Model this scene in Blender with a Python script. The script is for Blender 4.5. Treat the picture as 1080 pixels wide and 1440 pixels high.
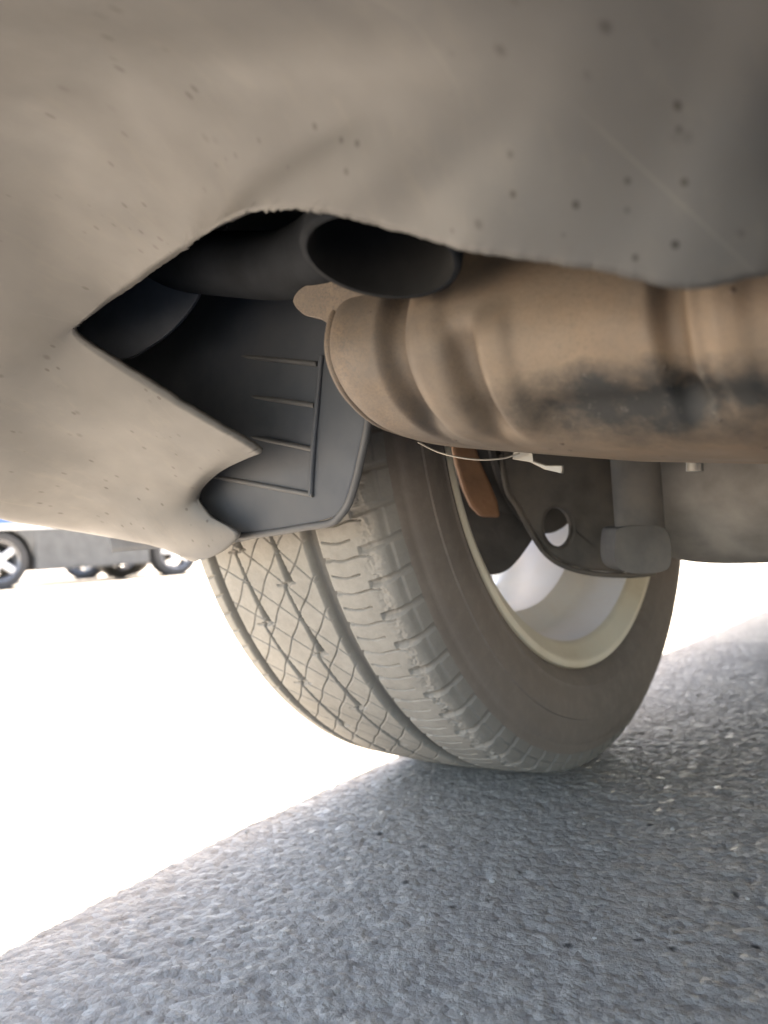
import bpy, bmesh, math, random
import numpy as np
from mathutils import Vector, Matrix

random.seed(4)
rng = np.random.default_rng(11)
scene = bpy.context.scene
COL = scene.collection
for o in list(bpy.data.objects):
    bpy.data.objects.remove(o)

# ------------------------------------------------------------------ camera
# world frame = car frame: x to the car's right, y forward, z up; origin on
# the ground under the centre of the rear left wheel
R = 0.315                                   # tyre radius
CAM = np.array([0.4147, -0.7004, 0.2152])
YAW, PITCH, ROLL, FPX = 0.6635, 0.0409, -0.0685, 1136.0
fw = np.array([-math.sin(YAW)*math.cos(PITCH), math.cos(YAW)*math.cos(PITCH), math.sin(PITCH)])
rt = np.array([math.cos(YAW), math.sin(YAW), 0.0])
up = np.cross(rt, fw)
rt, up = rt*math.cos(ROLL)+up*math.sin(ROLL), -rt*math.sin(ROLL)+up*math.cos(ROLL)
cd = bpy.data.cameras.new('camera')
cam = bpy.data.objects.new('camera', cd)
COL.objects.link(cam)
cam.matrix_world = Matrix(((rt[0], up[0], -fw[0], CAM[0]), (rt[1], up[1], -fw[1], CAM[1]),
                           (rt[2], up[2], -fw[2], CAM[2]), (0, 0, 0, 1)))
cd.sensor_fit = 'VERTICAL'
cd.sensor_height = 7.2
cd.lens = 7.2*FPX/1440.0
cd.clip_start = 0.01
cd.clip_end = 2000
cd.dof.use_dof = True
cd.dof.focus_distance = 0.45
cd.dof.aperture_fstop = cd.lens/3.4         # 3.4 mm pupil of a phone lens
scene.camera = cam

# ------------------------------------------------------------------ light
SX, SY = 0.20, -0.80                        # shadow shift per metre of height
sun_dir = Vector((-SX, -SY, 1)).normalized()   # towards the sun
elev = math.asin(sun_dir.z)
azim = math.atan2(sun_dir.x, sun_dir.y)
world = bpy.data.worlds.new('World')
scene.world = world
world.use_nodes = True
wn = world.node_tree
wn.nodes.clear()
sky = wn.nodes.new('ShaderNodeTexSky')
sky.sky_type = 'NISHITA'
sky.sun_disc = False
sky.sun_elevation = elev
sky.sun_rotation = azim
sky.air_density = 0.8
sky.dust_density = 2.0
sky.ozone_density = 0.2
bg = wn.nodes.new('ShaderNodeBackground')
bg.inputs['Strength'].default_value = 0.135
wo = wn.nodes.new('ShaderNodeOutputWorld')
wn.links.new(sky.outputs[0], bg.inputs[0])
wn.links.new(bg.outputs[0], wo.inputs[0])
sl = bpy.data.lights.new('sun', 'SUN')
sl.energy = 4.5
sl.angle = math.radians(0.53)
sl.color = (1.0, 0.95, 0.88)
so = bpy.data.objects.new('sun', sl)
COL.objects.link(so)
so.rotation_euler = sun_dir.to_track_quat('Z', 'Y').to_euler()
scene.view_settings.view_transform = 'Standard'
scene.view_settings.look = 'None'
scene.view_settings.gamma = 1
scene.view_settings.exposure = 3.0
scene.view_settings.use_white_balance = True      # phone balanced for open shade
scene.view_settings.white_balance_temperature = 7600
scene.view_settings.white_balance_tint = 12
scene.render.engine = 'CYCLES'
scene.cycles.max_bounces = 5
scene.cycles.diffuse_bounces = 4
scene.cycles.glossy_bounces = 2
scene.cycles.transmission_bounces = 2
scene.cycles.caustics_reflective = False
scene.cycles.caustics_refractive = False

# ------------------------------------------------------------------ helpers
def ray(x, y):
    return fw + rt*(x-540)/FPX - up*(y-720)/FPX
def at(x, y, t):
    return CAM + ray(x, y)*t
def ony(x, y, Y):
    d = ray(x, y); return CAM + d*(Y-CAM[1])/d[1]
def onx(x, y, X):
    d = ray(x, y); return CAM + d*(X-CAM[0])/d[0]
def oncyl(x, y, rad):
    """point where the view ray meets the cylinder of that radius about the wheel axle"""
    d = ray(x, y); o = CAM - np.array([0, 0, R])
    a = d[1]**2+d[2]**2; b = o[1]*d[1]+o[2]*d[2]; c = o[1]**2+o[2]**2-rad**2
    t = (-b-math.sqrt(max(b*b-a*c, 0)))/a
    return CAM+d*t

def mesh_obj(name, verts, faces, mat, parent=None, smooth=True, quads=False):
    me = bpy.data.meshes.new(name)
    verts = np.asarray(verts, dtype=np.float32)
    if isinstance(faces, np.ndarray):
        n = len(faces); k = faces.shape[1]
        me.vertices.add(len(verts)); me.vertices.foreach_set('co', verts.ravel())
        me.loops.add(n*k); me.loops.foreach_set('vertex_index', faces.astype(np.int32).ravel())
        me.polygons.add(n)
        me.polygons.foreach_set('loop_start', np.arange(0, n*k, k, dtype=np.int32))
        me.update(calc_edges=True)
    else:
        me.from_pydata([tuple(map(float, v)) for v in verts], [], faces)
    me.validate()
    if smooth:
        me.polygons.foreach_set('use_smooth', [True]*len(me.polygons))
    if mat: me.materials.append(mat)
    o = bpy.data.objects.new(name, me)
    COL.objects.link(o)
    if parent: o.parent = parent
    return o

def bm_obj(name, bm, mat, parent=None, smooth=False):
    me = bpy.data.meshes.new(name)
    bmesh.ops.recalc_face_normals(bm, faces=bm.faces)
    bm.to_mesh(me); bm.free()
    if smooth: me.polygons.foreach_set('use_smooth', [True]*len(me.polygons))
    if mat: me.materials.append(mat)
    o = bpy.data.objects.new(name, me)
    COL.objects.link(o)
    if parent: o.parent = parent
    return o

def autosmooth(o, deg=35):
    me = o.data
    me.polygons.foreach_set('use_smooth', [True]*len(me.polygons))
    bm = bmesh.new(); bm.from_mesh(me)
    for e in bm.edges:
        if len(e.link_faces) == 2 and e.calc_face_angle(0) > math.radians(deg): e.smooth = False
    bm.to_mesh(me); bm.free()

def empty(name, loc=(0, 0, 0), parent=None, rz=0):
    o = bpy.data.objects.new(name, None)
    o.empty_display_size = 0.1
    o.location = loc
    o.rotation_euler = (0, 0, rz)
    COL.objects.link(o)
    if parent: o.parent = parent
    return o

def tag(o, label, cat=None, group=None, kind=None):
    o['label'] = label
    if cat: o['category'] = cat
    if group: o['group'] = group
    if kind: o['kind'] = kind
    return o

def grid_faces(nu, nv, wrap_u=False, wrap_v=False):
    iu = np.arange(nu if wrap_u else nu-1); iv = np.arange(nv if wrap_v else nv-1)
    a, b = np.meshgrid(iu, iv, indexing='ij'); a = a.ravel(); b = b.ravel()
    a2 = (a+1) % nu; b2 = (b+1) % nv
    return np.stack([a*nv+b, a2*nv+b, a2*nv+b2, a*nv+b2], 1)

def catmull(P, n, closed=False):
    P = np.asarray(P, float); m = len(P)
    t = np.linspace(0, m if closed else m-1, n, endpoint=not closed)
    i = np.floor(t).astype(int)
    if not closed: i = np.minimum(i, m-2)
    f = (t-i).reshape((-1,)+(1,)*(P.ndim-1))
    def g(k):
        return P[k % m] if closed else P[np.clip(k, 0, m-1)]
    p0, p1, p2, p3 = g(i-1), g(i), g(i+1), g(i+2)
    if not closed:
        lo = (i == 0); p0 = p0.copy(); p0[lo] = 2*p1[lo]-p2[lo]
        hi = (i == m-2); p3 = p3.copy(); p3[hi] = 2*p2[hi]-p1[hi]
    return .5*(2*p1+(p2-p0)*f+(2*p0-5*p1+4*p2-p3)*f*f+(3*p1-p0-3*p2+p3)*f**3)

def net(C, mu, mv):
    C = np.asarray(C, float)
    A = catmull(C, mu)
    return np.swapaxes(catmull(np.swapaxes(A, 0, 1), mv), 0, 1)

def solidify(o, th, off=0):
    m = o.modifiers.new('solid', 'SOLIDIFY'); m.thickness = th; m.offset = off
    return o
def bevel(o, w, seg=2):
    m = o.modifiers.new('bevel', 'BEVEL'); m.width = w; m.segments = seg; m.limit_method = 'ANGLE'
    return o

def lathe(name, prof, mat, parent, n=160, axis='x', center=(0, 0, 0), close=False):
    """profile of (axial, radius) turned about the x axis through center"""
    prof = np.asarray(prof, float)
    th = np.linspace(0, 2*np.pi, n, endpoint=False)
    V = np.zeros((n, len(prof), 3))
    V[..., 0] = prof[None, :, 0]
    V[..., 1] = prof[None, :, 1]*np.cos(th)[:, None]
    V[..., 2] = prof[None, :, 1]*np.sin(th)[:, None]
    if axis == 'z': V = V[..., [1, 2, 0]]
    if axis == 'y': V = V[..., [2, 0, 1]]
    V += np.asarray(center)
    o = mesh_obj(name, V.reshape(-1, 3), grid_faces(n, len(prof), True, close), mat, parent)
    autosmooth(o, 40)
    return o

def tube(name, pts, rad, mat, parent, n=20, res=40, caps=True):
    P = catmull(pts, res) if len(pts) > 2 else np.linspace(pts[0], pts[1], max(2, min(res, 8)))
    P = np.asarray(P, float); m = len(P)
    rad = np.full(m, rad) if np.isscalar(rad) else np.interp(np.linspace(0, 1, m), np.linspace(0, 1, len(rad)), rad)
    T = np.gradient(P, axis=0); T /= np.linalg.norm(T, axis=1)[:, None]
    ref = np.array([0, 0, 1.0]) if abs(T[0][2]) < .9 else np.array([1.0, 0, 0])
    V = []
    a = np.cross(T[0], ref); a /= np.linalg.norm(a)
    th = np.linspace(0, 2*np.pi, n, endpoint=False)
    for k in range(m):
        a = a - T[k]*(a@T[k]); a /= np.linalg.norm(a); b = np.cross(T[k], a)
        V.append(P[k]+rad[k]*(np.cos(th)[:, None]*a+np.sin(th)[:, None]*b))
    V = np.array(V).reshape(-1, 3)
    F = [tuple(f) for f in grid_faces(m, n, False, True)]
    if caps:
        F.append(tuple(range(n))[::-1]); F.append(tuple(range((m-1)*n, m*n)))
    o = mesh_obj(name, V, F, mat, parent)
    autosmooth(o, 50)
    return o

def box(name, c, s, mat, parent, rot=None, bev=0.004):
    bm = bmesh.new(); bmesh.ops.create_cube(bm, size=1)
    M = Matrix.Translation(Vector(c)) @ (rot.to_4x4() if rot else Matrix.Identity(4)) @ Matrix.Diagonal((s[0], s[1], s[2], 1))
    bmesh.ops.transform(bm, matrix=M, verts=bm.verts)
    o = bm_obj(name, bm, mat, parent)
    if bev: bevel(o, bev)
    return o

def prism(name, pts, depth, mat, parent, bev=0.0015, holes=()):
    """closed outline of 3-D points (nearly planar) pushed by the vector depth"""
    bm = bmesh.new()
    def ring(P): 
        vs = [bm.verts.new(tuple(map(float, p))) for p in P]
        return [bm.edges.new((vs[i], vs[(i+1) % len(vs)])) for i in range(len(vs))]
    E_ = ring(pts)
    for h in holes: E_ += ring(h)
    r = bmesh.ops.triangle_fill(bm, use_beauty=True, edges=E_)
    faces = [g for g in r['geom'] if isinstance(g, bmesh.types.BMFace)]
    ex = bmesh.ops.extrude_face_region(bm, geom=faces)
    vs = [g for g in ex['geom'] if isinstance(g, bmesh.types.BMVert)]
    bmesh.ops.translate(bm, vec=Vector(depth), verts=vs)
    o = bm_obj(name, bm, mat, parent)
    if bev: bevel(o, bev)
    return o

# ---- value noise for real relief
def vnoise(x, y, cell, seed):
    r_ = np.random.default_rng(seed); N = 256
    T = r_.random((N, N))
    u = x/cell; v = y/cell
    iu = np.floor(u).astype(int); iv = np.floor(v).astype(int)
    fu = u-iu; fv = v-iv
    fu = fu*fu*fu*(fu*(fu*6-15)+10); fv = fv*fv*fv*(fv*(fv*6-15)+10)
    g = lambda a, b: T[a % N, b % N]
    return (g(iu, iv)*(1-fu)+g(iu+1, iv)*fu)*(1-fv)+(g(iu, iv+1)*(1-fu)+g(iu+1, iv+1)*fu)*fv

# ------------------------------------------------------------------ materials
class NT:
    def __init__(s, name):
        s.m = bpy.data.materials.new(name); s.m.use_nodes = True
        s.t = s.m.node_tree; s.n = s.t.nodes; s.l = s.t.links
        s.b = s.n['Principled BSDF']
        s.tc = s.n.new('ShaderNodeTexCoord').outputs['Object']
    def noise(s, scale, detail=4, rough=.55, vec=None, stretch=None, dist=0):
        t = s.n.new('ShaderNodeTexNoise'); t.inputs['Scale'].default_value = scale
        t.inputs['Detail'].default_value = detail; t.inputs['Roughness'].default_value = rough
        t.inputs['Distortion'].default_value = dist
        v = s.tc
        if stretch:
            mp = s.n.new('ShaderNodeMapping'); mp.inputs['Scale'].default_value = stretch
            s.l.new(v, mp.inputs[0]); v = mp.outputs[0]
        s.l.new(v, t.inputs['Vector'])
        return t.outputs['Fac']
    def voro(s, scale, feature='F1', stretch=None, out='Distance', rnd=1):
        t = s.n.new('ShaderNodeTexVoronoi'); t.feature = feature; t.inputs['Scale'].default_value = scale
        t.inputs['Randomness'].default_value = rnd
        v = s.tc
        if stretch:
            mp = s.n.new('ShaderNodeMapping'); mp.inputs['Scale'].default_value = stretch
            s.l.new(v, mp.inputs[0]); v = mp.outputs[0]
        s.l.new(v, t.inputs['Vector'])
        return t.outputs[out]
    def ramp(s, fac, stops):
        r = s.n.new('ShaderNodeValToRGB'); e = r.color_ramp.elements
        while len(e) < len(stops): e.new(0.5)
        for k, (p, c) in enumerate(stops):
            e[k].position = p; e[k].color = (c, c, c, 1) if np.isscalar(c) else (*c, 1)
        s.l.new(fac, r.inputs[0]); return r.outputs[0]
    def mix(s, fac, a, b, mode='MIX'):
        m = s.n.new('ShaderNodeMix'); m.data_type = 'RGBA'; m.blend_type = mode
        for sock, val in ((m.inputs[0], fac), (m.inputs[6], a), (m.inputs[7], b)):
            if hasattr(val, 'is_output'): s.l.new(val, sock)
            elif np.isscalar(val): sock.default_value = val
            else: sock.default_value = (*val, 1)
        return m.outputs[2]
    def math(s, op, a, b=0.0, c=None):
        m = s.n.new('ShaderNodeMath'); m.operation = op
        for i, v in enumerate((a, b) if c is None else (a, b, c)):
            if hasattr(v, 'is_output'): s.l.new(v, m.inputs[i])
            else: m.inputs[i].default_value = v
        return m.outputs[0]
    def color(s, c):
        if hasattr(c, 'is_output'): s.l.new(c, s.b.inputs['Base Color'])
        else: s.b.inputs['Base Color'].default_value = (*c, 1)
    def set(s, **k):
        for a, v in k.items():
            i = s.b.inputs[a.replace('_', ' ')]
            if hasattr(v, 'is_output'): s.l.new(v, i)
            else: i.default_value = v
    def bump(s, h, strength=.3, dist=.002):
        b = s.n.new('ShaderNodeBump'); b.inputs['Strength'].default_value = strength
        b.inputs['Distance'].default_value = dist
        prev = s.b.inputs['Normal'].links
        if prev: s.l.new(prev[0].from_socket, b.inputs['Normal'])
        s.l.new(h, b.inputs['Height']); s.l.new(b.outputs[0], s.b.inputs['Normal'])
    def sep(s):
        x = s.n.new('ShaderNodeSeparateXYZ'); s.l.new(s.tc, x.inputs[0]); return x.outputs

def simple(name, c, rough=.6, metal=0, var=.25, scale=30, bump=.15, dirt=None):
    t = NT(name)
    n = t.noise(scale, 5)
    dark = tuple(v*(1-var) for v in c); lite = tuple(min(1, v*(1+var)) for v in c)
    col = t.ramp(n, [(.3, dark), (.7, lite)])
    if dirt:
        d = t.ramp(t.noise(scale*.25, 6, .65), [(.45, 0.0), (.65, 1.0)])
        col = t.mix(d, col, dirt)
    t.color(col); t.set(Roughness=rough, Metallic=metal)
    if bump: t.bump(t.noise(scale*6, 4), bump, .001)
    return t.m

def mat_bumper():
    t = NT('dusty_silver_paint')
    base = t.ramp(t.noise(9, 6, .6), [(.3, (.082, .080, .078)), (.7, (.108, .106, .102))])
    grime = t.ramp(t.noise(22, 7, .7), [(.45, 0.0), (.75, .5)])
    col = t.mix(grime, base, (.09, .082, .072))
    # tar and mud specks of two sizes
    s1 = t.ramp(t.voro(75, stretch=(1, .7, 1)), [(.06, 1.0), (.16, 0.0)])
    keep1 = t.ramp(t.noise(14, 2), [(.54, 0.0), (.60, .8)])
    s2 = t.ramp(t.voro(125, stretch=(1, .45, 1)), [(.09, 1.0), (.16, 0.0)])
    keep2 = t.ramp(t.noise(23, 3), [(.40, 0.0), (.50, 1.0)])
    col = t.mix(t.math('MULTIPLY', s1, keep1), col, (.03, .026, .023))
    col = t.mix(t.math('MULTIPLY', s2, keep2), col, (.024, .020, .017))
    sc = t.ramp(t.voro(16, 'DISTANCE_TO_EDGE', stretch=(1, .22, 1)), [(.0, .22), (.010, 0.0)])
    sck = t.ramp(t.noise(11, 3), [(.52, 0.0), (.6, 1.0)])
    col = t.mix(t.math('MULTIPLY', sc, sck), col, (.21, .195, .17))
    pt = t.ramp(t.noise(5, 5, .65), [(.42, 0.0), (.66, .6)])
    col = t.mix(pt, col, (.140, .131, .118))
    # streaked dust along the car
    st = t.ramp(t.noise(60, 5, .7, stretch=(1.6, .35, 1)), [(.55, 0.0), (.8, .35)])
    col = t.mix(st, col, (.165, .148, .122))
    t.color(col)
    t.set(Roughness=t.ramp(t.noise(30, 4), [(.3, .42), (.7, .6)]), Coat_Weight=.12, Coat_Roughness=.3)
    t.b.inputs['Specular IOR Level'].default_value = .4
    t.bump(t.noise(260, 3), .10, .0006)
    return t.m

def mat_muffler():
    t = NT('dusty_tan_steel')
    base = t.ramp(t.noise(8, 6, .6), [(.25, (.175, .122, .082)), (.5, (.245, .175, .118)), (.8, (.315, .245, .175))])
    x, y, z = t.sep()
    # grey road grime towards the outer end and in patches
    g = t.ramp(t.noise(14, 7, .7), [(.42, 0.0), (.7, .75)])
    col = t.mix(g, base, (.17, .14, .112))
    fine = t.ramp(t.noise(700, 3, .75), [(.50, 0.0), (.70, .45)])
    fine = t.math('MULTIPLY', fine, t.ramp(t.noise(18, 3), [(.38, .15), (.62, 1.0)]))
    col = t.mix(fine, col, (.12, .095, .075))
    endm = t.ramp(t.noise(1000, 3, .7), [(.46, 0.0), (.60, .75)])
    endf = t.math('MULTIPLY', endm, t.ramp(t.math('MULTIPLY_ADD', x, -12.0, 3.2), [(.35, 0.0), (1.0, 1.0)]))
    col = t.mix(endf, col, (.09, .08, .075))
    film = t.math('MULTIPLY', t.ramp(t.math('MULTIPLY_ADD', x, -9.0, 2.75), [(.1, 0.0), (.85, 1.0)]), t.ramp(t.noise(30, 5, .7), [(.35, .15), (.62, .85)]))
    col = t.mix(film, col, (.125, .105, .088))
    s1 = t.ramp(t.voro(95), [(.07, 1.0), (.14, 0.0)])
    keep = t.ramp(t.noise(20, 2), [(.46, 0.0), (.55, 1.0)])
    col = t.mix(t.math('MULTIPLY', s1, keep), col, (.10, .07, .055))
    # black tar patch with a torn outline low on the shell
    dx = t.math('MULTIPLY', t.math('SUBTRACT', x, .316), 1/.058)
    dz = t.math('MULTIPLY', t.math('SUBTRACT', t.math('MULTIPLY_ADD', x, .12, z), .2965), 1/.0125)
    d = t.math('ADD', t.math('MULTIPLY', dx, dx), t.math('MULTIPLY', dz, dz))
    d = t.math('ADD', d, t.math('MULTIPLY', t.math('SUBTRACT', t.noise(60, 6, .72), .5), 2.6))
    patch = t.ramp(t.math('MULTIPLY', d, .45), [(.08, 1.0), (.72, 0.0)])
    flecks = t.ramp(t.noise(210, 4, .7), [(.60, 0.0), (.70, .4)])
    tar = t.mix(flecks, (.035, .034, .032), (.20, .18, .15))
    col = t.mix(patch, col, tar)
    # brushed grey scrape near the bottom
    t.color(col)
    t.set(Roughness=t.ramp(t.noise(40, 4), [(.3, .55), (.7, .8)]), Metallic=.12)
    t.bump(t.noise(300, 5, .7), .25, .0010)
    t.bump(t.math('MULTIPLY', s1, keep), .6, .0015)
    return t.m

def mat_tread():
    t = NT('dusty_tread_rubber')
    at_ = t.n.new('ShaderNodeAttribute'); at_.attribute_name = 'worn'
    dust = t.ramp(t.noise(26, 6, .65), [(.3, (.255, .240, .212)), (.7, (.345, .325, .29))])
    rub = (.13, .122, .11)
    f = t.math('MULTIPLY', at_.outputs['Fac'], t.ramp(t.noise(160, 4, .7), [(.25, .75), (.6, 1.0)]))
    t.color(t.mix(f, rub, dust))
    t.set(Roughness=.85)
    t.bump(t.noise(500, 4), .25, .0006)
    return t.m

def mat_sidewall():
    t = NT('brown_dusted_sidewall')
    c = t.ramp(t.noise(7, 6, .6), [(.3, (.135, .116, .10)), (.7, (.20, .168, .142))])
    f = t.ramp(t.noise(90, 6, .7), [(.45, 0.0), (.75, .5)])
    t.color(t.mix(f, c, (.235, .205, .175)))
    t.set(Roughness=.8); t.bump(t.noise(300, 4), .2, .0005)
    return t.m

def mat_ground():
    t = NT('rough_sealed_asphalt')
    c = t.ramp(t.noise(3, 4, .6), [(.3, (.41, .383, .345)), (.7, (.49, .458, .41))])
    cell = t.n.new('ShaderNodeTexVoronoi'); cell.inputs['Scale'].default_value = 230
    t.l.new(t.tc, cell.inputs['Vector'])
    bw = t.n.new('ShaderNodeRGBToBW'); t.l.new(cell.outputs['Color'], bw.inputs[0])
    c = t.mix(.38, c, t.ramp(bw.outputs[0], [(.2, (.26, .24, .215)), (.5, (.42, .385, .34)), (.78, (.56, .53, .47))]))
    c = t.mix(t.ramp(t.noise(90, 3, .7), [(.42, 0.0), (.72, .45)]), c, (.31, .29, .26))
    c = t.mix(t.ramp(t.noise(520, 2, .7), [(.58, 0.0), (.72, .4)]), c, (.15, .145, .135))
    pit = t.math('MULTIPLY', t.ramp(t.voro(48), [(.06, 1.0), (.17, 0.0)]), t.ramp(t.noise(9, 3), [(.47, 0.0), (.56, .9)]))
    c = t.mix(pit, c, (.05, .048, .045))
    t.color(c)
    t.set(Roughness=t.ramp(bw.outputs[0], [(.3, .75), (.76, .62), (.88, .34)]))
    t.b.inputs['Specular IOR Level'].default_value = .3
    h = t.math('ADD', t.math('MULTIPLY', cell.outputs['Distance'], -.8), t.math('MULTIPLY', t.noise(420, 3, .75), 1.4))
    t.bump(h, .75, .0016)
    return t.m

def mat_paint(name, c, rough=.3):
    t = NT(name); t.color(c); t.set(Roughness=rough, Coat_Weight=.6, Coat_Roughness=.1); return t.m
def mat_glass():
    t = NT('tinted_glass'); t.color((.02, .025, .03)); t.set(Roughness=.05); return t.m

M = dict(
    bumper=mat_bumper(), muffler=mat_muffler(), tread=mat_tread(), sidewall=mat_sidewall(), ground=mat_ground(),
    liner=simple('black_liner_plastic', (.050, .060, .076), .6, 0, .25, 25, .1, (.068, .074, .082)),
    liner_edge_lit=simple('dusty_lit_plastic_edge', (.10, .10, .10), .6, 0, .2, 40, .1),  # paler than the liner: dust, plus the ribs' ground light put into the colour
    under=simple('dark_underbody_coat', (.06, .064, .07), .75, 0, .35, 20, .3, (.09, .085, .08)),
    chassis=simple('dirty_dark_steel', (.11, .10, .088), .65, .2, .35, 28, .3, (.14, .115, .09)),
    rust=simple('orange_rust_steel', (.27, .15, .085), .85, 0, .35, 40, .5, (.17, .085, .045)),
    axle=simple('dusty_grey_axle_steel', (.30, .275, .245), .7, .0, .3, 24, .3, (.40, .35, .29)),
    shock=simple('grey_shock_paint', (.105, .10, .093), .75, .0, .25, 30, .3, (.15, .132, .112)),
    rim=simple('cream_dusted_alloy', (.74, .69, .56), .5, .0, .10, 18, .15, (.60, .52, .38)),
    barrel=simple('pale_wheel_barrel', (.80, .775, .73), .5, .0, .10, 14, .15, (.68, .60, .51)),
    drum=simple('dark_cast_iron', (.06, .055, .05), .7, .2, .3, 30, .3),
    tip=simple('sooty_steel_pipe', (.014, .016, .019), .8, 0, .3, 40, .2),
    soot=simple('black_soot', (.012, .012, .012), .9, 0, .3, 40, .2),
    strap=simple('bare_metal_strap', (.26, .24, .21), .4, .5, .15, 60, .1),
    paint=mat_paint('silver_car_paint', (.17, .158, .14), .35), glass=mat_glass(),
    tyre=simple('plain_tyre_rubber', (.05, .048, .046), .8, 0, .2, 20, .1),
    alloy=simple('silver_alloy', (.65, .65, .66), .3, .7, .08, 20, 0),
    red=mat_paint('red_lamp_plastic', (.35, .02, .02)),
    lamp=mat_paint('clear_lamp_plastic', (.6, .6, .6), .1),
    white=mat_paint('white_paint', (.8, .8, .78)), black=mat_paint('black_paint', (.03, .03, .035)),
    blue=mat_paint('blue_car_paint', (.05, .13, .42)), clad=simple('grey_cladding', (.095, .095, .092), .6, 0, .2, 8, 0),
)

for k_ in ('tip', 'soot'):
    M[k_].node_tree.nodes['Principled BSDF'].inputs['Specular IOR Level'].default_value = .12

# ------------------------------------------------------------------ ground
def axis_lines(lo, hi, step, far):
    core = np.arange(lo, hi, step)
    out = []; d = step; p = hi
    while p < far: out.append(p); d *= 1.16; p += d
    neg = []; d = step; p = lo-step
    while p > -far: neg.append(p); d *= 1.16; p -= d
    return np.concatenate([neg[::-1], core, out])
gx = axis_lines(-.34, .60, .0023, 600); gy = axis_lines(-.56, .80, .0025, 600)
X, Y = np.meshgrid(gx, gy, indexing='ij')
wx = X+.006*(vnoise(X, Y, .013, 8)-.5); wy = Y+.006*(vnoise(X, Y, .013, 9)-.5)
n1 = vnoise(wx, wy, .0105, 1); n2 = vnoise(wx, wy, .0060, 2); n3 = vnoise(X, Y, .026, 3); n4 = vnoise(X, Y, .16, 4)
rid = 1-np.abs(2*vnoise(wx, wy, .0085, 5)-1)
n5 = vnoise(wx, wy, .0042, 6)
rel = .85*(.0008*(np.clip(n1, .25, .75)-.5) + .0013*(n2-.5) + .0013*(n5-.5) + .0006*(n3-.5) + .0025*(n4-.5) - .0022*np.clip(.30-n5, 0, .3))
Z = rel*np.exp(-np.maximum(np.hypot(X-.1, Y-.2)-.9, 0)*1.2)
mkx = np.clip((.0075-np.gradient(gx))/.004, 0, 1)[:, None]; mky = np.clip((.0075-np.gradient(gy))/.004, 0, 1)[None, :]
Z = Z*mkx*mky-.0006
V = np.stack([X, Y, Z], -1).reshape(-1, 3)
g = mesh_obj('ground', V, grid_faces(len(gx), len(gy)), M['ground'])
tag(g, 'rough grey asphalt of the parking lot, half in the car shadow', kind='structure')

# ------------------------------------------------------------------ the car
car = empty('parked_car', (0, 0, 0))
tag(car, 'dusty silver car seen from below its rear bumper, exhaust and rear wheel close up', 'car')
XC = 0.75                                    # centre line of the car

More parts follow.
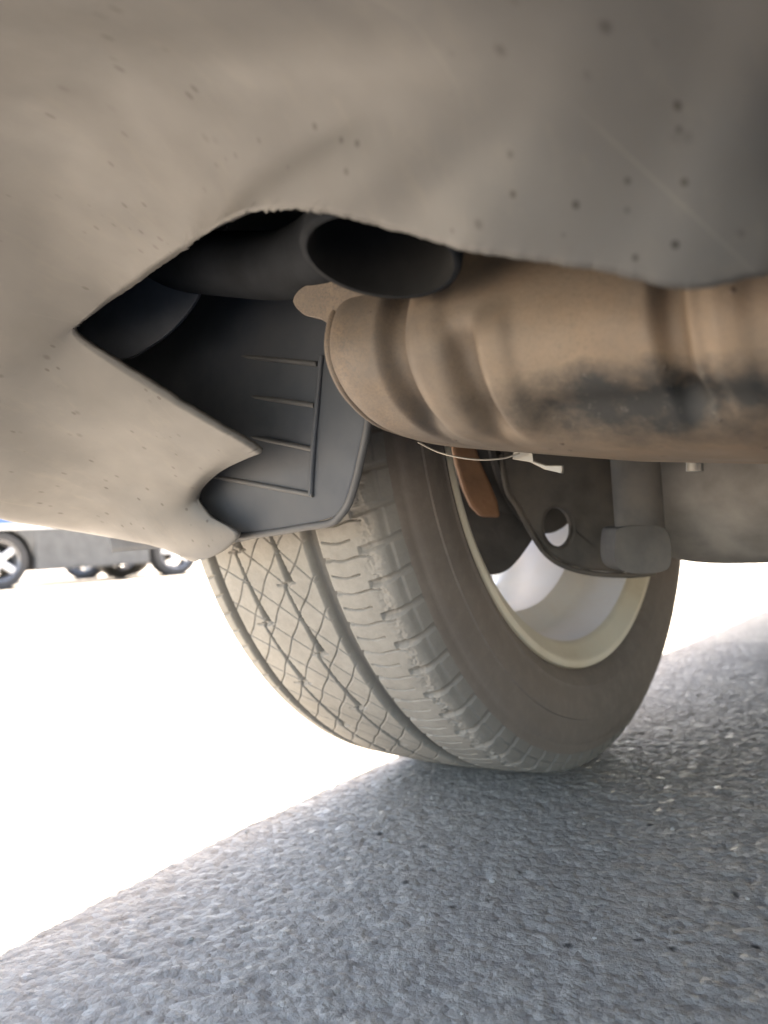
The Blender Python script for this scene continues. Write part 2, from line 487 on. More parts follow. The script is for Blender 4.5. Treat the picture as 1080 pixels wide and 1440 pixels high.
# --- bumper: control net, columns from the wheel arch round the corner to the middle
W = lambda *p: np.array(p, float)
cols = [
 [at(370, 630, .455), at(306, 660, .50), at(280, 694, .53), at(300, 726, .525), at(338, 753, .515), at(262, 778, .56), W(-.148, -.334, .30)],
 [at(338, 609, .450), at(280, 650, .49), at(240, 694, .53), at(225, 728, .545), at(215, 750, .56), at(200, 766, .60), W(-.155, -.345, .31)],
 [at(290, 581, .445), at(220, 630, .49), at(170, 685, .54), at(152, 720, .57), at(146, 742, .60), at(140, 753, .63), W(-.158, -.362, .32)],
 [at(225, 541, .440), at(130, 598, .48), at(90, 660, .52), at(75, 705, .55), at(68, 728, .57), at(66, 741, .59), W(-.158, -.40, .33)],
 [at(160, 499, .435), at(60, 560, .465), at(20, 630, .49), at(5, 690, .52), at(-2, 716, .54), at(-4, 730, .555), W(-.156, -.45, .34)],
 [at(108, 461, .43), at(45, 500, .44), at(-15, 545, .45), at(-70, 610, .47), at(-105, 655, .49), at(-120, 682, .505), W(-.148, -.50, .35)],
 [at(135, 432, .42), at(70, 400, .40), at(0, 360, .38), W(-.03, -.53, .345), W(-.085, -.565, .325), W(-.118, -.59, .325), W(-.138, -.58, .39)],
 [at(190, 395, .40), at(110, 260, .345), at(0, 120, .31), W(.02, -.60, .37), W(-.04, -.645, .362), W(-.085, -.67, .358), W(-.115, -.67, .42)],
 [at(262, 345, .36), at(235, 170, .285), at(200, 0, .25), W(.12, -.66, .375), W(.04, -.72, .376), W(-.02, -.755, .375), W(-.06, -.765, .43)],
 [at(303, 323, .328), at(352, 168, .264), at(420, 12, .231), W(.185, -.675, .368), W(.10, -.745, .372), W(.035, -.79, .374), W(-.005, -.802, .43)],
 [at(345, 303, .298), at(470, 160, .242), at(640, 20, .213), W(.25, -.69, .36), W(.16, -.77, .366), W(.09, -.82, .370), W(.05, -.835, .43)],
 [at(400, 292, .278), at(545, 155, .229), at(705, 20, .203), W(.29, -.695, .355), W(.22, -.79, .353), W(.15, -.845, .345), W(.12, -.862, .415)],
 [at(470, 294, .264), at(620, 160, .219), at(770, 20, .197), W(.33, -.70, .352), W(.28, -.80, .354), W(.21, -.862, .35), W(.19, -.882, .42)],
 [at(560, 316, .257), at(700, 180, .212), at(850, 20, .192), W(.37, -.70, .35), W(.33, -.81, .355), W(.28, -.875, .355), W(.27, -.897, .425)],
 [at(650, 343, .243), at(770, 195, .206), at(910, 20, .188), W(.40, -.70, .347), W(.37, -.81, .355), W(.34, -.882, .357), W(.335, -.905, .43)],
 [at(760, 361, .23), at(850, 205, .201), at(970, 20, .185), W(.43, -.70, .345), W(.42, -.81, .355), W(.40, -.888, .358), W(.40, -.91, .43)],
 [at(860, 378, .22), at(930, 215, .198), at(1030, 25, .182), W(.46, -.70, .345), W(.46, -.81, .355), W(.46, -.892, .358), W(.46, -.914, .43)],
 [at(960, 402, .212), at(1010, 235, .195), at(1090, 40, .180), W(.49, -.70, .345), W(.51, -.81, .355), W(.52, -.896, .358), W(.52, -.918, .43)],
 [at(1045, 386, .210), at(1090, 225, .195), at(1160, 40, .180), W(.53, -.70, .345), W(.57, -.81, .355), W(.59, -.898, .358), W(.59, -.92, .43)],
 [at(1150, 360, .212), at(1180, 215, .196), at(1240, 40, .180), W(.57, -.70, .345), W(.63, -.81, .355), W(.66, -.90, .358), W(.66, -.922, .43)],
 [W(.46, -.478, .285), W(.475, -.53, .305), W(.53, -.59, .325), W(.62, -.70, .345), W(.67, -.81, .355), W(.69, -.90, .358), W(.69, -.922, .43)],
 [W(.59, -.472, .289), W(.60, -.52, .308), W(.63, -.585, .328), W(.68, -.70, .345), W(.71, -.81, .355), W(.72, -.90, .358), W(.72, -.923, .43)],
 [W(XC, -.47, .29), W(XC, -.51, .31), W(XC, -.58, .33), W(XC, -.70, .345), W(XC, -.81, .355), W(XC, -.90, .358), W(XC, -.923, .43)],
]
for c in cols:                                # outer face, up to the tail lights
    p = c[-1]
    out = W(min(0, (p[0]-.10))*.12, 0, 0) + W(0, -.012 if p[1] < -.6 else 0, 0)
    c.append(p+W(0, 0, .14)+out*.8)
    c.append(p+W(0, 0, .26)+out*.3)
    c.append(p+W(0, 0, .34)+W(.035 if p[0] < .2 else 0, .05 if p[1] < -.6 else 0, .0))
NB = 520
G = net(cols, NB, 110)
for it in range(160):                          # relax the skin, keeping lip, arch end and outer face
    L = G.copy()
    L[1:-1, 1:-1] = .25*(G[2:, 1:-1]+G[:-2, 1:-1]+G[1:-1, 2:]+G[1:-1, :-2])
    wgt = np.zeros((NB, 110, 1)); wgt[3:-1, 2:58] = .8; wgt[3:-1, 58:66] = .25; wgt[3:20] *= np.linspace(.1, 1, 17)[:, None, None]
    wgt[:, 2:16] *= np.linspace(0, 1, 14)[None, :, None]
    G = G+(L-G)*wgt
# ragged moulding edge along the inner lip
s_ = np.arange(NB)
jit = .0007*(vnoise(s_*1.0, s_*0., 1.3, 21)-.5)+.0009*(vnoise(s_*1.0, s_*0., 6.5, 22)-.5)
G[:, 0, 2] += jit; G[:, 1, 2] += jit*.3
Gm = G[::-1][1:].copy(); Gm[..., 0] = 2*XC-Gm[..., 0]
G2 = np.concatenate([G, Gm], 0)
bp = mesh_obj('rear_bumper', G2.reshape(-1, 3), grid_faces(len(G2), 110), M['bumper'], car)
solidify(bp, .0032, 1)
bp['label'] = 'dusty silver bumper skin with a cut-out over the exhaust tip'

# --- body shell
def body_stations(y0, y1, n): return np.linspace(y0, y1, n)
def car_body(name, mat, parent, L0, L1, xc, hw, axles, arch_r, sill, belt, low_rear=None, sill_in=.06, nst=150, hood=.78, deck=.98):
    ys = np.linspace(L0, L1, nst)
    V = []
    for y in ys:
        zb = sill
        for a in axles:
            if abs(y-a) < arch_r: zb = max(zb, R+math.sqrt(arch_r**2-(y-a)**2))
        if low_rear and y < low_rear[0]: zb = max(zb, low_rear[1])
        e0 = (y-L0); e1 = (L1-y)
        w = hw
        for e, rr in ((e0, .55), (e1, .75)):
            if e < rr: w -= (rr-math.sqrt(max(rr*rr-(rr-e)**2, 0)))*.42
        s = (y-L0)/(L1-L0)
        top = belt
        if s > .70: top = belt-(belt-hood)*min(1, (s-.70)/.28)**1.6
        if s < .10: top = belt-(belt-deck)*(1-s/.10)
        ts = np.array([0, .06, .15, .3, .5, .7, .88, 1.0])
        tuck = np.array([sill_in, .035, .018, .006, 0, .006, .025, .06])
        zz = zb+(top-zb)*ts
        full = sill+(top-sill)*ts
        tk = np.interp(zz, full, tuck)
        side = [(-(w-k), z) for k, z in zip(tk, zz)]
        cap = [(-(w-.12), top+.015), (-(w*.5), top+.03), (0, top+.035)]
        half = side+cap
        ring = half+[(-x, z) for x, z in half[::-1][1:]]
        V.append([(xc+x, y, z) for x, z in ring])
    V = np.array(V)
    o = mesh_obj(name, V.reshape(-1, 3), grid_faces(nst, V.shape[1]), mat, parent)
    solidify(o, .012, 1)
    return o
def greenhouse(parent, L0, L1, xc, hw, belt, roof, paint, glass):
    s = lambda f: L0+(L1-L0)*f
    b = [(s(.06), hw-.10), (s(.70), hw-.12)]
    r_ = [(s(.14), hw-.25), (s(.52), hw-.25)]
    z0 = belt-.01
    P = lambda y, x, z: (xc+x, y, z)
    B = [P(b[0][0], -b[0][1], z0), P(b[1][0], -b[1][1], z0), P(b[1][0], b[1][1], z0), P(b[0][0], b[0][1], z0)]
    T = [P(r_[0][0], -r_[0][1], roof), P(r_[1][0], -r_[1][1], roof), P(r_[1][0], r_[1][1], roof), P(r_[0][0], r_[0][1], roof)]
    bm = bmesh.new(); vs = [bm.verts.new(p) for p in T]; f = bm.faces.new(vs)
    ex = bmesh.ops.extrude_face_region(bm, geom=[f]); bmesh.ops.translate(bm, vec=(0, 0, .05), verts=[g_ for g_ in ex['geom'] if isinstance(g_, bmesh.types.BMVert)])
    o = bm_obj('roof', bm, paint, parent); bevel(o, .03, 3)
    B = [np.array(p) for p in B]; T = [np.array(p) for p in T]
    for k, nm in ((0, 'side_window'), (1, 'windscreen'), (2, 'side_window'), (3, 'rear_window')):
        q = [B[k], B[(k+1) % 4], T[(k+1) % 4], T[k]]
        o = mesh_obj(nm, q, [(0, 1, 2, 3)], glass, parent, False); solidify(o, .006, 0)
    for k in range(4):
        tube('roof_pillar', [B[k], T[k]], .03, paint, parent, 8, 2)
body = car_body('body', M['paint'], car, -.86, 3.45, XC, .905, (0, 2.62), .365, .20, .98, (-.345, .655), .065)
greenhouse(car, -.86, 3.45, XC, .90, .98, 1.42, M['paint'], M['glass'])
for sx in (-1, 1):
    box('tail_light', (XC+sx*.70, -.865, .84), (.26, .05, .15), M['red'], car, bev=.015)
    box('headlight', (XC+sx*.62, 3.40, .66), (.34, .12, .13), M['lamp'], car, bev=.02)
box('front_bumper', (XC, 3.42, .42), (1.40, .12, .36), M['paint'], car, bev=.05)

# underfloor with a spare wheel well
xs = np.linspace(.16, 1.34, 60); ys = np.linspace(-.62, 3.3, 140)
XX, YY = np.meshgrid(xs, ys, indexing='ij')
ZZ = .36+.08*np.exp(-((XX-XC)/.12)**2)+.09/(1+np.exp((YY-.28)*18))+.012*np.sin(XX*40)*(np.abs(XX-XC) > .2)
mesh_obj('underfloor', np.stack([XX, YY, ZZ], -1).reshape(-1, 3), grid_faces(60, 140), M['under'], car)

# --- tyre with moulded tread
def fr(a): return a-np.floor(a)
def line(d, w, soft=.25):       # 1 inside a groove of width w
    return np.clip((w*.5*(1+soft)-np.abs(d))/(w*.5*2*soft), 0, 1)
def per(a, p):                  # signed distance to nearest multiple of p
    return (fr(a/p+.5)-.5)*p
def tread_mesh(name, parent):
    th = np.concatenate([np.radians(np.arange(128, 288, .1)), np.radians(np.arange(288, 488, 1.))])
    ax = np.linspace(-.1005, .1005, 260)
    TH, AX = np.meshgrid(th, ax, indexing='ij')
    S = TH*R
    r = R-.004*(AX/.09)**2
    sh = np.clip((np.abs(AX)-.084)/.0165, 0, 1)
    r -= .016*sh**2.2
    dep = np.zeros_like(r); worn = np.ones_like(r)
    def cut(m, d):
        nonlocal dep
        dep = np.maximum(dep, m*d)
    G1, G2_ = .0364, -.0715
    cut(line(AX-G1, .0115), .0075)
    cut(line(AX-G2_, .0095), .0075)
    for base, ph, dr in ((.002, 0, 1), (-.038, .45, 1)):
        q = fr(S/.062+ph)
        cen = base+.0065*(q-.5)
        cut(line(AX-cen, .0022+.0042*q**2.5, .35), .0065)
        hook = line(per(S+ph*.062, .062), .003, .4)*((AX-cen) > -.0075)*((AX-cen) < .006)
        cut(hook, .002)
    mid = (AX < G1-.006)*(AX > G2_+.005)
    jag = .0008*np.sin(AX*260)
    cut(line(per(S+1.1*AX+jag, .026), .0010, .4)*mid, .0022)
    cut(line(per(S-.95*AX-3.5*AX*AX, .031), .0009, .4)*mid, .0020)
    cut(line(per(AX+.0105*np.sin(S*95), .040)-.018+.018, .0001)*0, 0)
    inn = (AX > G1+.005)
    q = np.floor((S)/.0125)
    end = .070+.012*fr(q*.5)*2
    cut(line(per(S+.0012*np.sin(AX*190), .0125), .0011, .4)*inn*(AX < end)*(AX > G1+.009-.006*fr(q*.5)*2), .0035)
    cut(line(per(S, .025), .0030, .4)*(AX > .040)*(AX < .049)*inn, .003)
    lug = line(per(S+.006+(AX-.08)*.18, .025), .0045, .5)*(AX > .0745)
    cut(lug, .0028)
    out = (AX < G2_-.006)
    cut(line(per(S+.25*AX, .0165), .0015, .4)*out*np.clip((AX+.0925)/.006, 0, 1), .002)
    # torn, feathered inner shoulder
    nz = vnoise(S, AX, .004, 31); nz2 = vnoise(S, AX, .0016, 32); nz3 = vnoise(S, AX*3, .03, 33)
    torn = np.exp(-((AX-.0835-.004*(nz3-.5))/.0045)**2)
    dep = dep+torn*(.0011*np.clip((nz-.4)*3, 0, 1)+.0009*nz2)
    dep = dep+.0003*(nz2-.5)
    cut(line(AX-.0945, .0022), .0015)
    V = np.stack([AX, (r-dep)*np.cos(TH), R+(r-dep)*np.sin(TH)], -1)
    worn = 1-np.clip((dep-.0015)/.0055, 0, 1)*.8  # grooves coloured darker with depth: less dust, plus groove shade in the colour
    worn *= 1-.35*sh-.25*np.clip((AX-.062)/.03, 0, 1)
    F = grid_faces(len(th), len(ax), True, False)[:, ::-1]
    o = mesh_obj(name, V.reshape(-1, 3), F, M['tread'], parent)
    a = o.data.attributes.new('worn', 'FLOAT', 'POINT'); a.data.foreach_set('value', worn.ravel().astype(np.float32))
    return o
wheel = empty('wheel', (0, 0, 0), car)
wheel['label'] = 'rear wheel in close-up with dusty worn tread and cream rim'
tread_mesh('tread', wheel)
def sidewall(sgn, nm='sidewall'):
    k = np.array([(.1000, R-.0200), (.1018, R-.023), (.1022, R-.026), (.1036, R-.029), (.1046, R-.030), (.1058, R-.036), (.1075, R-.046), (.1078, R-.049), (.1092, R-.0495), (.1097, R-.056),
                  (.1085, .250), (.1062, .241), (.1060, .239), (.1066, .2375), (.1040, .232), (.1010, .2275), (.0975, .224), (.0940, .2225)])
    k[:, 0] *= sgn
    o = lathe(nm, k, M['sidewall'], wheel, 240, center=(0, 0, R))
    return o
sidewall(1); sidewall(-1)

# rim: inner flange, barrel with drop centre, outer face with spokes
fl = [(.0925, .2230), (.0955, .2235), (.0985, .2220), (.0995, .2185), (.0985, .2150), (.0950, .2125), (.0905, .2035), (.0880, .2005), (.0850, .1990)]
lathe('rim_flange', fl, M['rim'], wheel, 240, center=(0, 0, R))
ba = [(.0851, .1991), (.062, .1965), (.048, .1945), (.040, .1900), (.034, .1785), (.028, .1720), (.000, .1700), (-.030, .1700), (-.052, .1800), (-.075, .195), (-.092, .214), (-.0975, .2225), (-.094, .2235),
      (-.088, .206), (-.07, .199), (-.045, .184), (-.03, .1745), (.0, .1745), (.027, .1765), (.037, .195), (.06, .2005), (.084, .2035)]
lathe('barrel', ba, M['barrel'], wheel, 240, center=(0, 0, R))
hubp = [(-.03, .0), (-.03, .062), (-.045, .068), (-.06, .065), (-.068, .05), (-.07, .0)]
lathe('hub', hubp, M['alloy'], wheel, 60, center=(0, 0, R))
for k in range(10):
    a = math.radians(36*(k//2*2)+(-8 if k % 2 else 8)+20)
    bm = bmesh.new()
    pts = []
    for rr_, w_, x0, x1 in ((.050, .013, -.068, -.036), (.12, .010, -.072, -.045), (.198, .013, -.088, -.062)):
        for (xx, ww) in ((x0, -w_), (x0, w_), (x1, w_), (x1, -w_)):
            pts.append(bm.verts.new((xx, rr_*math.cos(a)-ww*math.sin(a), R+rr_*math.sin(a)+ww*math.cos(a))))
    for j in (0, 4):
        for i in range(4):
            bm.faces.new((pts[j+i], pts[j+(i+1) % 4], pts[j+4+(i+1) % 4], pts[j+4+i]))
    bm.faces.new(pts[0:4]); bm.faces.new(pts[8:12])
    o = bm_obj('spoke', bm, M['alloy'], wheel); bevel(o, .004)

# --- brake drum and hub carrier inside the wheel
dr = empty('brake_drum', (0, 0, 0), car)
lathe('drum_shell', [(.062, .0), (.062, .088), (.058, .093), (.050, .095), (.020, .094), (-.02, .092), (-.03, .088), (-.03, .0)], M['drum'], dr, 120, center=(0, 0, R))
lathe('backing_plate', [(.0640, .0), (.0640, .085), (.0665, .091), (.0665, .098), (.0630, .0995), (.0600, .0985), (.0600, .08)], M['drum'], dr, 120, center=(0, 0, R))
cal = [(618, 640), (628, 700), (644, 762), (664, 796), (690, 808), (716, 800), (740, 772), (756, 742), (760, 700), (740, 650)]
o = prism('brake_cylinder', [at(x, y, .735) for x, y in catmull(cal, 60, True)], tuple(fw*.035), M['drum'], car, .006)
# --- wheel liner behind the tyre
RL = .348
LP = [(522, 520), (520, 560), (517, 600), (509, 640), (501, 675), (491, 706), (480, 723), (466, 735), (430, 741), (395, 747), (338, 755)]
lip = catmull([oncyl(x, y, RL) for x, y in LP], 120)
wl = empty('wheel_liner', (0, 0, 0), car)
# shell: columns in x, rows in angle, the lower inner corner rounded like the lip
nang, nx = 90, 60
zc = lip[:, 2]; xcn = lip[:, 0]
order = np.argsort(zc)
V = np.zeros((nang, nx, 3))
a_lo = math.asin((lip[-1, 2]-.003-R)/RL)
for i in range(nang):
    a = a_lo+(math.pi*1.08-a_lo)*(i/(nang-1))**1.25
    z = R+RL*math.sin(a); y = -RL*math.cos(a)
    xr = float(np.interp(z, zc[order], xcn[order])) if y < 0 else .11
    for j in range(nx):
        V[i, j] = (-.140+(xr+.140)*j/(nx-1), y, z)
o = mesh_obj('liner_shell', V.reshape(-1, 3), grid_faces(nang, nx), M['liner'], wl)
solidify(o, .0025, 0)
tube('liner_lip', [oncyl(x, y, RL+.001) for x, y in LP], .0024, M['liner_edge_lit'], wl, 10, 60)
for (x0, y0, x1, y1) in ((268, 664, 440, 696), (345, 612, 440, 632), (345, 556, 442, 570), (330, 500, 446, 512)):
    tube('rib', [oncyl(x0, y0, RL-.001), oncyl((x0+x1)/2, (y0+y1)/2, RL+.002), oncyl(x1, y1, RL+.002)], .0016, M['liner_edge_lit'], wl, 8, 10)
tube('rib', [oncyl(437, 697, RL+.002), oncyl(440, 640, RL+.002), oncyl(446, 570, RL+.002), oncyl(452, 500, RL+.002)], .0018, M['liner'], wl, 8, 14)

# inner splash shield with a rounded edge, between bumper corner and liner
sp = [(306, 305), (302, 335), (296, 370), (281, 412), (255, 450), (215, 484), (160, 505), (60, 470), (40, 380), (120, 250)]
o = prism('splash_shield', [at(x, y, .475-.0001*(x-200)) for x, y in catmull(sp, 60, True)], tuple(fw*.004), M['liner'], car, .0012)
# dark inner wall of the bumper corner and quarter panel
xs = np.linspace(0, 1, 24); zs = np.linspace(0, 1, 20)
U_, V_ = np.meshgrid(xs, zs, indexing='ij')
px_ = -.150+.05*U_**3+.32*np.clip(U_-.55, 0, 1)**1.5; py_ = -.34-.44*U_
mesh_obj('inner_quarter_panel', np.stack([px_+.02, py_, .36+.36*V_], -1).reshape(-1, 3), grid_faces(24, 20), M['liner'], car)
xs = np.linspace(-.13, .30, 20); ys = np.linspace(-.74, -.24, 20)
XX, YY = np.meshgrid(xs, ys, indexing='ij')
mesh_obj('trunk_floor', np.stack([XX, YY, .50+.01*np.sin(XX*60)], -1).reshape(-1, 3), grid_faces(20, 20), M['under'], car)

# --- muffler: stamped shell lying across the car
mu = empty('muffler', (0, 0, 0), car)
sec = [(-.335, .2475), (-.375, .2485), (-.405, .254), (-.424, .266), (-.434, .285), (-.432, .305), (-.421, .325), (-.402, .345), (-.375, .365), (-.345, .38), (-.30, .405),
       (-.23, .395), (-.205, .36), (-.20, .32), (-.21, .28), (-.24, .256), (-.28, .249)]
sec = np.array(sec)
SC = catmull(sec, 150, True)
cen = np.array([-.33, .325])
mx = np.concatenate([np.linspace(.178, .203, 40), np.linspace(.204, .47, 250), np.linspace(.48, 1.03, 90), np.linspace(1.032, 1.06, 30)])
V = []
ncy, ncz = SC[:, 0]-cen[0], SC[:, 1]-cen[1]
Tn = np.roll(SC, -1, 0)-np.roll(SC, 1, 0); Nn = np.stack([-Tn[:, 1], Tn[:, 0]], 1); Nn /= np.linalg.norm(Nn, axis=1)[:, None]
if (Nn*np.stack([ncy, ncz], 1)).sum() < 0: Nn = -Nn
zq0 = SC[:, 1]; rear = 1/(1+np.exp((SC[:, 0]+.345)*110))     # 1 on the rear half
for x in mx:
    e = min(x-.178, 1.06-x)
    k = 1.0
    if e < .012: k = .93+.07*math.sqrt(max(0, 1-((.012-e)/.012)**2))
    zo = float(np.interp(x, [.15, .18, .27, .34, .42, 1.1], [.0215, .0175, .0000, -.0095, -.013, -.013]))
    zq = zq0+zo*np.clip((.36-zq0)/.1, 0, 1)
    d = np.zeros(len(SC))
    # stamped channels with a raised shoulder, and the pocket low on the shell
    def chan(c, w, dep, zlo, zhi):
        m = np.exp(-(abs(x-c)/w)**3.6)
        f = 1/(1+np.exp(-(zq-zlo)*700))*1/(1+np.exp((zq-zhi)*400))
        return dep*m*f*rear
    d -= chan(.2160, .0062, .0085, .2640, .335)
    d += chan(.2335, .0080, .0026, .2600, .335)
    d -= chan(.2495, .0060, .0085, .2585, .296)
    d += chan(.2640, .0070, .0026, .2560, .300)
    d -= chan(.3300, .0050, .0070, .2500, .42)
    d += chan(.3480, .0058, .0026, .2480, .42)
    pk = math.exp(-max(0, abs(x-.312)-.030)**2/.014**2)
    d -= .0060*pk*np.exp(-((zq-.2560+.10*(x-.31))/.0070)**2)*rear
    y = cen[0]+ncy*k+Nn[:, 0]*d
    z = cen[1]+ncz*k+Nn[:, 1]*d+(zq-zq0)
    V.append(np.stack([np.full(len(SC), x), y, z], 1))
V = np.array(V)
nV = len(mx); nS = len(SC)
F = [tuple(f) for f in grid_faces(nV, nS, False, True)]
F.append(tuple(range(nS))); F.append(tuple(range((nV-1)*nS, nV*nS))[::-1])
mesh_obj('shell', V.reshape(-1, 3), F, M['muffler'], mu)
# folded seam tab at the outer end
tabp = [(412, 425), (420, 408), (440, 398), (480, 392), (520, 405), (510, 450), (470, 458), (448, 447), (428, 443)]
prism('seam_tab', [ony(x, y, -.4245) for x, y in catmull(tabp, 36, True)], (0.0, .008, 0), M['muffler'], mu, .004)
fl_ = [(.1775, -.33+(p[0]+.33)*.945, .325+(p[1]-.325)*.945+.0175*min(1, max(0, (.36-p[1])/.1))) for p in SC[(SC[:, 0] < -.27)]]
fl_ = fl_[int(len(fl_)*.0):]
tube('seam_flange', sorted(fl_, key=lambda p: math.atan2(p[2]-.325, -(p[1]+.33)))[::3], .0022, M['muffler'], mu, 8, 60)
# hanger strap and thin wire under the shell
tube('wire', [ony(588, 622, -.33), ony(620, 637, -.33), ony(665, 646, -.33), ony(705, 645, -.33), ony(730, 638, -.33)], .0005, M['strap'], mu, 6, 24)
prism('hanger_strap', [ony(x, y, -.325) for x, y in [(722, 630), (748, 632), (750, 648), (768, 654), (791, 654), (790, 666), (765, 660), (745, 650), (720, 646)]], (0, .0025, 0), M['strap'], mu, .0006)
tube('bolt', [ony(977, 640, -.24), ony(977, 663, -.24)], .0048, M['strap'], mu, 12, 2)

# --- tail pipe with a downturned tip
tp = empty('tail_pipe', (0, 0, 0), car)
TT = .289
tc_ = at(535, 362, TT)
vv = ray(535, 362); vv = vv/np.linalg.norm(vv)
dn = -up*math.cos(.16)-rt*math.sin(.16); dn = dn-vv*(dn@vv); dn /= np.linalg.norm(dn)
nrm = -.50*vv+.866*dn                        # opening turned down and back
rT = 113*TT/FPX
back = tc_-nrm*.030
pipe = [at(120, 352, .54), at(240, 366, .48), at(330, 372, .44), at(400, 372, .41), at(455, 350, .375), at(500, 305, .345)]
tube('pipe', pipe, [.0175, .0175, .0175, .0175, .0175, .018], M['tip'], tp, 28, 60)
th = np.linspace(0, 2*np.pi, 72, endpoint=False)
a = np.cross(nrm, [0, 0, 1.0]); a /= np.linalg.norm(a); b = np.cross(nrm, a)
prof = [(-.034, rT-.0045), (-.03, rT-.001), (-.012, rT), (-.001, rT+.0006), (.0006, rT), (.0006, rT-.0022), (-.002, rT-.0035), (-.03, rT-.005), (-.033, .002)]
V = np.array([[tc_+nrm*h+rr_*(math.cos(t)*a+math.sin(t)*b) for h, rr_ in prof] for t in th])
o = mesh_obj('tip', V[:, :6].reshape(-1, 3), grid_faces(72, 6, True, False), M['tip'], tp)
o = mesh_obj('tip_bore', V[:, 5:].reshape(-1, 3), grid_faces(72, 4, True, False), M['soot'], tp)

# --- suspension inside the wheel
def plane_pts(pts, P0, n):
    out = []
    for x, y in pts:
        d = ray(x, y); out.append(CAM+d*(((P0-CAM)@n)/(d@n)))
    return out
n_ = np.array([.62, -.78, 0]); P0 = at(785, 740, .70)
outl = [(700, 560), (704, 640), (714, 690), (728, 712), (746, 745), (766, 775), (792, 792), (830, 802), (875, 806), (905, 800), (905, 560)]
hole = [(785+19*math.cos(t)-9*math.sin(t)*.5, 741+9*math.cos(t)+26*math.sin(t)) for t in np.linspace(0, 2*np.pi, 28, endpoint=False)]
prism('trailing_arm', plane_pts(outl, P0, n_), tuple(-n_*.016), M['chassis'], car, .003, [plane_pts(hole, P0, n_)])
ed = [(704, 640), (712, 690), (726, 712), (744, 745), (764, 776), (790, 795), (830, 806), (880, 809), (920, 806)]
tube('arm_flange', [p+n_*.003 for p in plane_pts(ed, P0, n_)], .0024, M['chassis'], car, 10, 30)
prism('rusty_bracket', [at(x, y, .705) for x, y in [(628, 600), (640, 650), (652, 690), (662, 712), (676, 727), (704, 728), (700, 705), (690, 680), (676, 650), (662, 600)]], tuple(fw*.012), M['rust'], car, .003)
sh = empty('shock_absorber', (0, 0, 0), car)
s0 = at(902, 772, .625)
tube('damper_tube', [s0+W(0, 0, .012), s0+W(.004, -.004, .20)], .0185, M['shock'], sh, 32, 2)
foot = [(866, 750), (874, 742), (900, 739), (930, 741), (942, 756), (944, 790), (934, 803), (904, 807), (876, 803), (865, 786)]
prism('damper_foot', [at(x, y, .607) for x, y in catmull(foot, 40, True)], tuple(fw*.040), M['shock'], sh, .005)
# axle beam: rounded tube across the car
bs = catmull([(-.035, .300), (-.050, .292), (-.054, .265), (-.054, .238), (-.050, .226), (-.036, .205), (-.012, .186), (.012, .179), (.035, .184), (.045, .21), (.045, .27), (.035, .30)], 60, True)
bx = np.concatenate([np.linspace(.165, .26, 14), np.linspace(.28, 1.22, 20), np.linspace(1.24, 1.335, 14)])
V = []
for x in bx:
    e = min(x-.165, 1.335-x); k = 1-.22*math.exp(-e/.02)
    V.append([(x, -.005+(p[0]+.005)*k, .24+(p[1]-.24)*k) for p in bs])
V = np.array(V).reshape(-1, 3)
F = [tuple(f) for f in grid_faces(len(bx), 60, False, True)]+[tuple(range(60)), tuple(range((len(bx)-1)*60, len(bx)*60))[::-1]]
autosmooth(mesh_obj('axle_beam', V, F, M['axle'], car), 40)
# fuel tank ahead of the axle
box('fuel_tank', (.64, .42, .315), (1.0, .52, .17), M['under'], car, bev=.035)
box('sill_rail', (.02, 1.30, .29), (.17, 1.80, .15), M['under'], car, bev=.02)
box('sill_rail', (1.48, 1.30, .29), (.17, 1.80, .15), M['under'], car, bev=.02)
# --- the other three wheels of this car
def plain_wheel(parent, loc, side, r=R, w=.20, spokes=5):
    e = empty('wheel', loc, parent)
    h = w/2
    lathe('tyre', [(-h*.9, .64*r), (-h, .78*r), (-h*1.02, .88*r), (-h*.93, .965*r), (-h*.75, r), (0, r*1.0), (h*.75, r), (h*.93, .965*r), (h*1.02, .88*r), (h, .78*r), (h*.9, .64*r)], M['tyre'], e, 64)
    lathe('rim', [(side*h*.9, .70*r), (side*h*.95, .69*r), (side*h*.9, .66*r), (side*h*.3, .60*r), (-side*h*.9, .66*r), (-side*h*.92, .70*r)], M['alloy'], e, 64)
    for k in range(spokes):
        a_ = 2*math.pi*k/spokes+.3
        rot = Matrix.Rotation(a_, 3, 'X')
        c = rot @ Vector((side*h*.72, 0, r*.33))
        box('spoke', c, (.03, .075, r*.60), M['alloy'], e, rot, .008)
    lathe('hub', [(side*h*.85, 0), (side*h*.82, .07), (side*h*.4, .085), (side*h*.3, 0)], M['alloy'], e, 32)
    lathe('brake_disc', [(side*h*.1, 0), (side*h*.1, .135), (side*h*.02, .135), (side*h*.02, 0)], M['drum'], e, 40)
    return e
plain_wheel(car, (2*XC, 0, R), 1)
plain_wheel(car, (0, 2.62, R), -1)
plain_wheel(car, (2*XC, 2.62, R), 1)

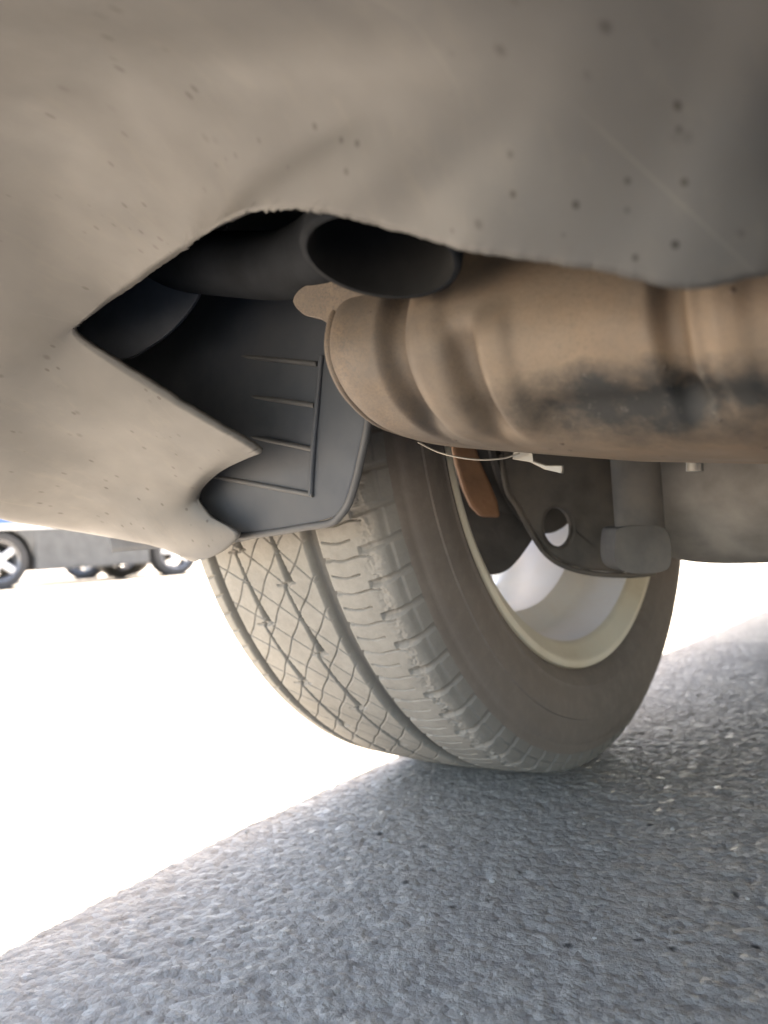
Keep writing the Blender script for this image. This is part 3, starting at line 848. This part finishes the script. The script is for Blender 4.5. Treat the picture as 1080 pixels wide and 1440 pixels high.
# ------------------------------------------------------------------ cars parked across the lot
def far_car(label, loc, rz, paint, clad, scale_r, sill, belt, hw, strip=None, wb=2.7, length=4.5):
    e = empty('parked_car', loc, None, rz)
    tag(e, label, 'car', 'cars parked across the lot')
    y0 = -(length-wb)/2
    car_body('body', paint, e, y0, y0+length, 0, hw, (0, wb), scale_r*1.16, sill+.18, belt, None, .03, 90, belt-.12, belt)
    greenhouse(e, y0, y0+length, 0, hw, belt, belt+.55, paint, M['glass'])
    # lower cladding as its own band, proud of the body, open at the arches
    for s in (-1, 1):
        for (a_, b_) in ((y0+.05, -scale_r*1.2), (scale_r*1.2, wb-scale_r*1.2), (wb+scale_r*1.2, y0+length-.05)):
            box('cladding', (s*(hw-.045), (a_+b_)/2, sill+.25), (.10, b_-a_, .50), clad, e, bev=.02)
    for yy, s2 in ((y0-.02, -1), (y0+length+.02, 1)):
        box('bumper', (0, yy, sill+.25), (hw*1.75, .16, .36), clad, e, bev=.05)
    box('chassis', (0, y0+length/2, sill+.13), (hw*1.5, length-.3, .16), M['under'], e, bev=.02)
    for s in (-1, 1):
        if strip: box('side_strip', (s*(hw+.004), y0+length/2, strip), (.02, length*.72, .06), M['white'], e, bev=.005); box('side_panel', (s*(hw+.004), y0+length/2, strip+.10), (.02, length*.72, .12), M['blue'], e, bev=.005)
        for yy in (0, wb): plain_wheel(e, (s*(hw-.13), yy, scale_r), s, scale_r, .22)
    return e
def gpos(x, y, t): 
    d = ray(x, y)*t; return CAM[:2]+d[:2]
# the first stands side-on: wheels at both ends of the gap below the bumper
pA = gpos(-6, 800, 9.2); pB = gpos(243, 785, 10.8)
dAB = pB-pA; wbA = float(np.linalg.norm(dAB)); rzA = math.atan2(-dAB[0], dAB[1])
pr = np.array([-dAB[1], dAB[0]])/wbA
if pr@fw[:2] < 0: pr = -pr
far_car('grey car with a blue and white side stripe, side-on across the lot', (*(pA+pr*.75), 0), rzA, M['clad'], M['clad'], .335, .19, .98,   .88, .715, wbA, wbA+1.75)
q1 = gpos(120, 800, 13.0); q2 = gpos(178, 800, 14.3)
ax_ = (q2-q1)/np.linalg.norm(q2-q1)
far_car('black car behind the striped car, only its wheels and sills showing', (*(q1+ax_*.75), 0), math.atan2(ax_[1], ax_[0]), M['black'], M['clad'], .37, .22, 1.0, .88, None, 2.7, 4.6)

# loose grit on the asphalt
bm = bmesh.new()
for k in range(150):
    x = random.uniform(-.55, .55); y = random.uniform(-.5, .9)
    if abs(x) < .12 and abs(y) < .2: continue
    s = random.choice([.0008, .001, .0013, .002])
    mtx = Matrix.Translation((x, y, s*.2)) @ Matrix.Rotation(random.uniform(0, 6), 4, 'Z') @ Matrix.Diagonal((s*random.uniform(.8, 1.5), s, s*.7, 1))
    bmesh.ops.create_icosphere(bm, subdivisions=1, radius=1, matrix=mtx)
gr = bm_obj('grit', bm, simple('pale_grit', (.42, .40, .37), .7, 0, .2, 200, 0))
tag(gr, 'loose pale grit scattered over the asphalt', 'grit', kind='stuff')
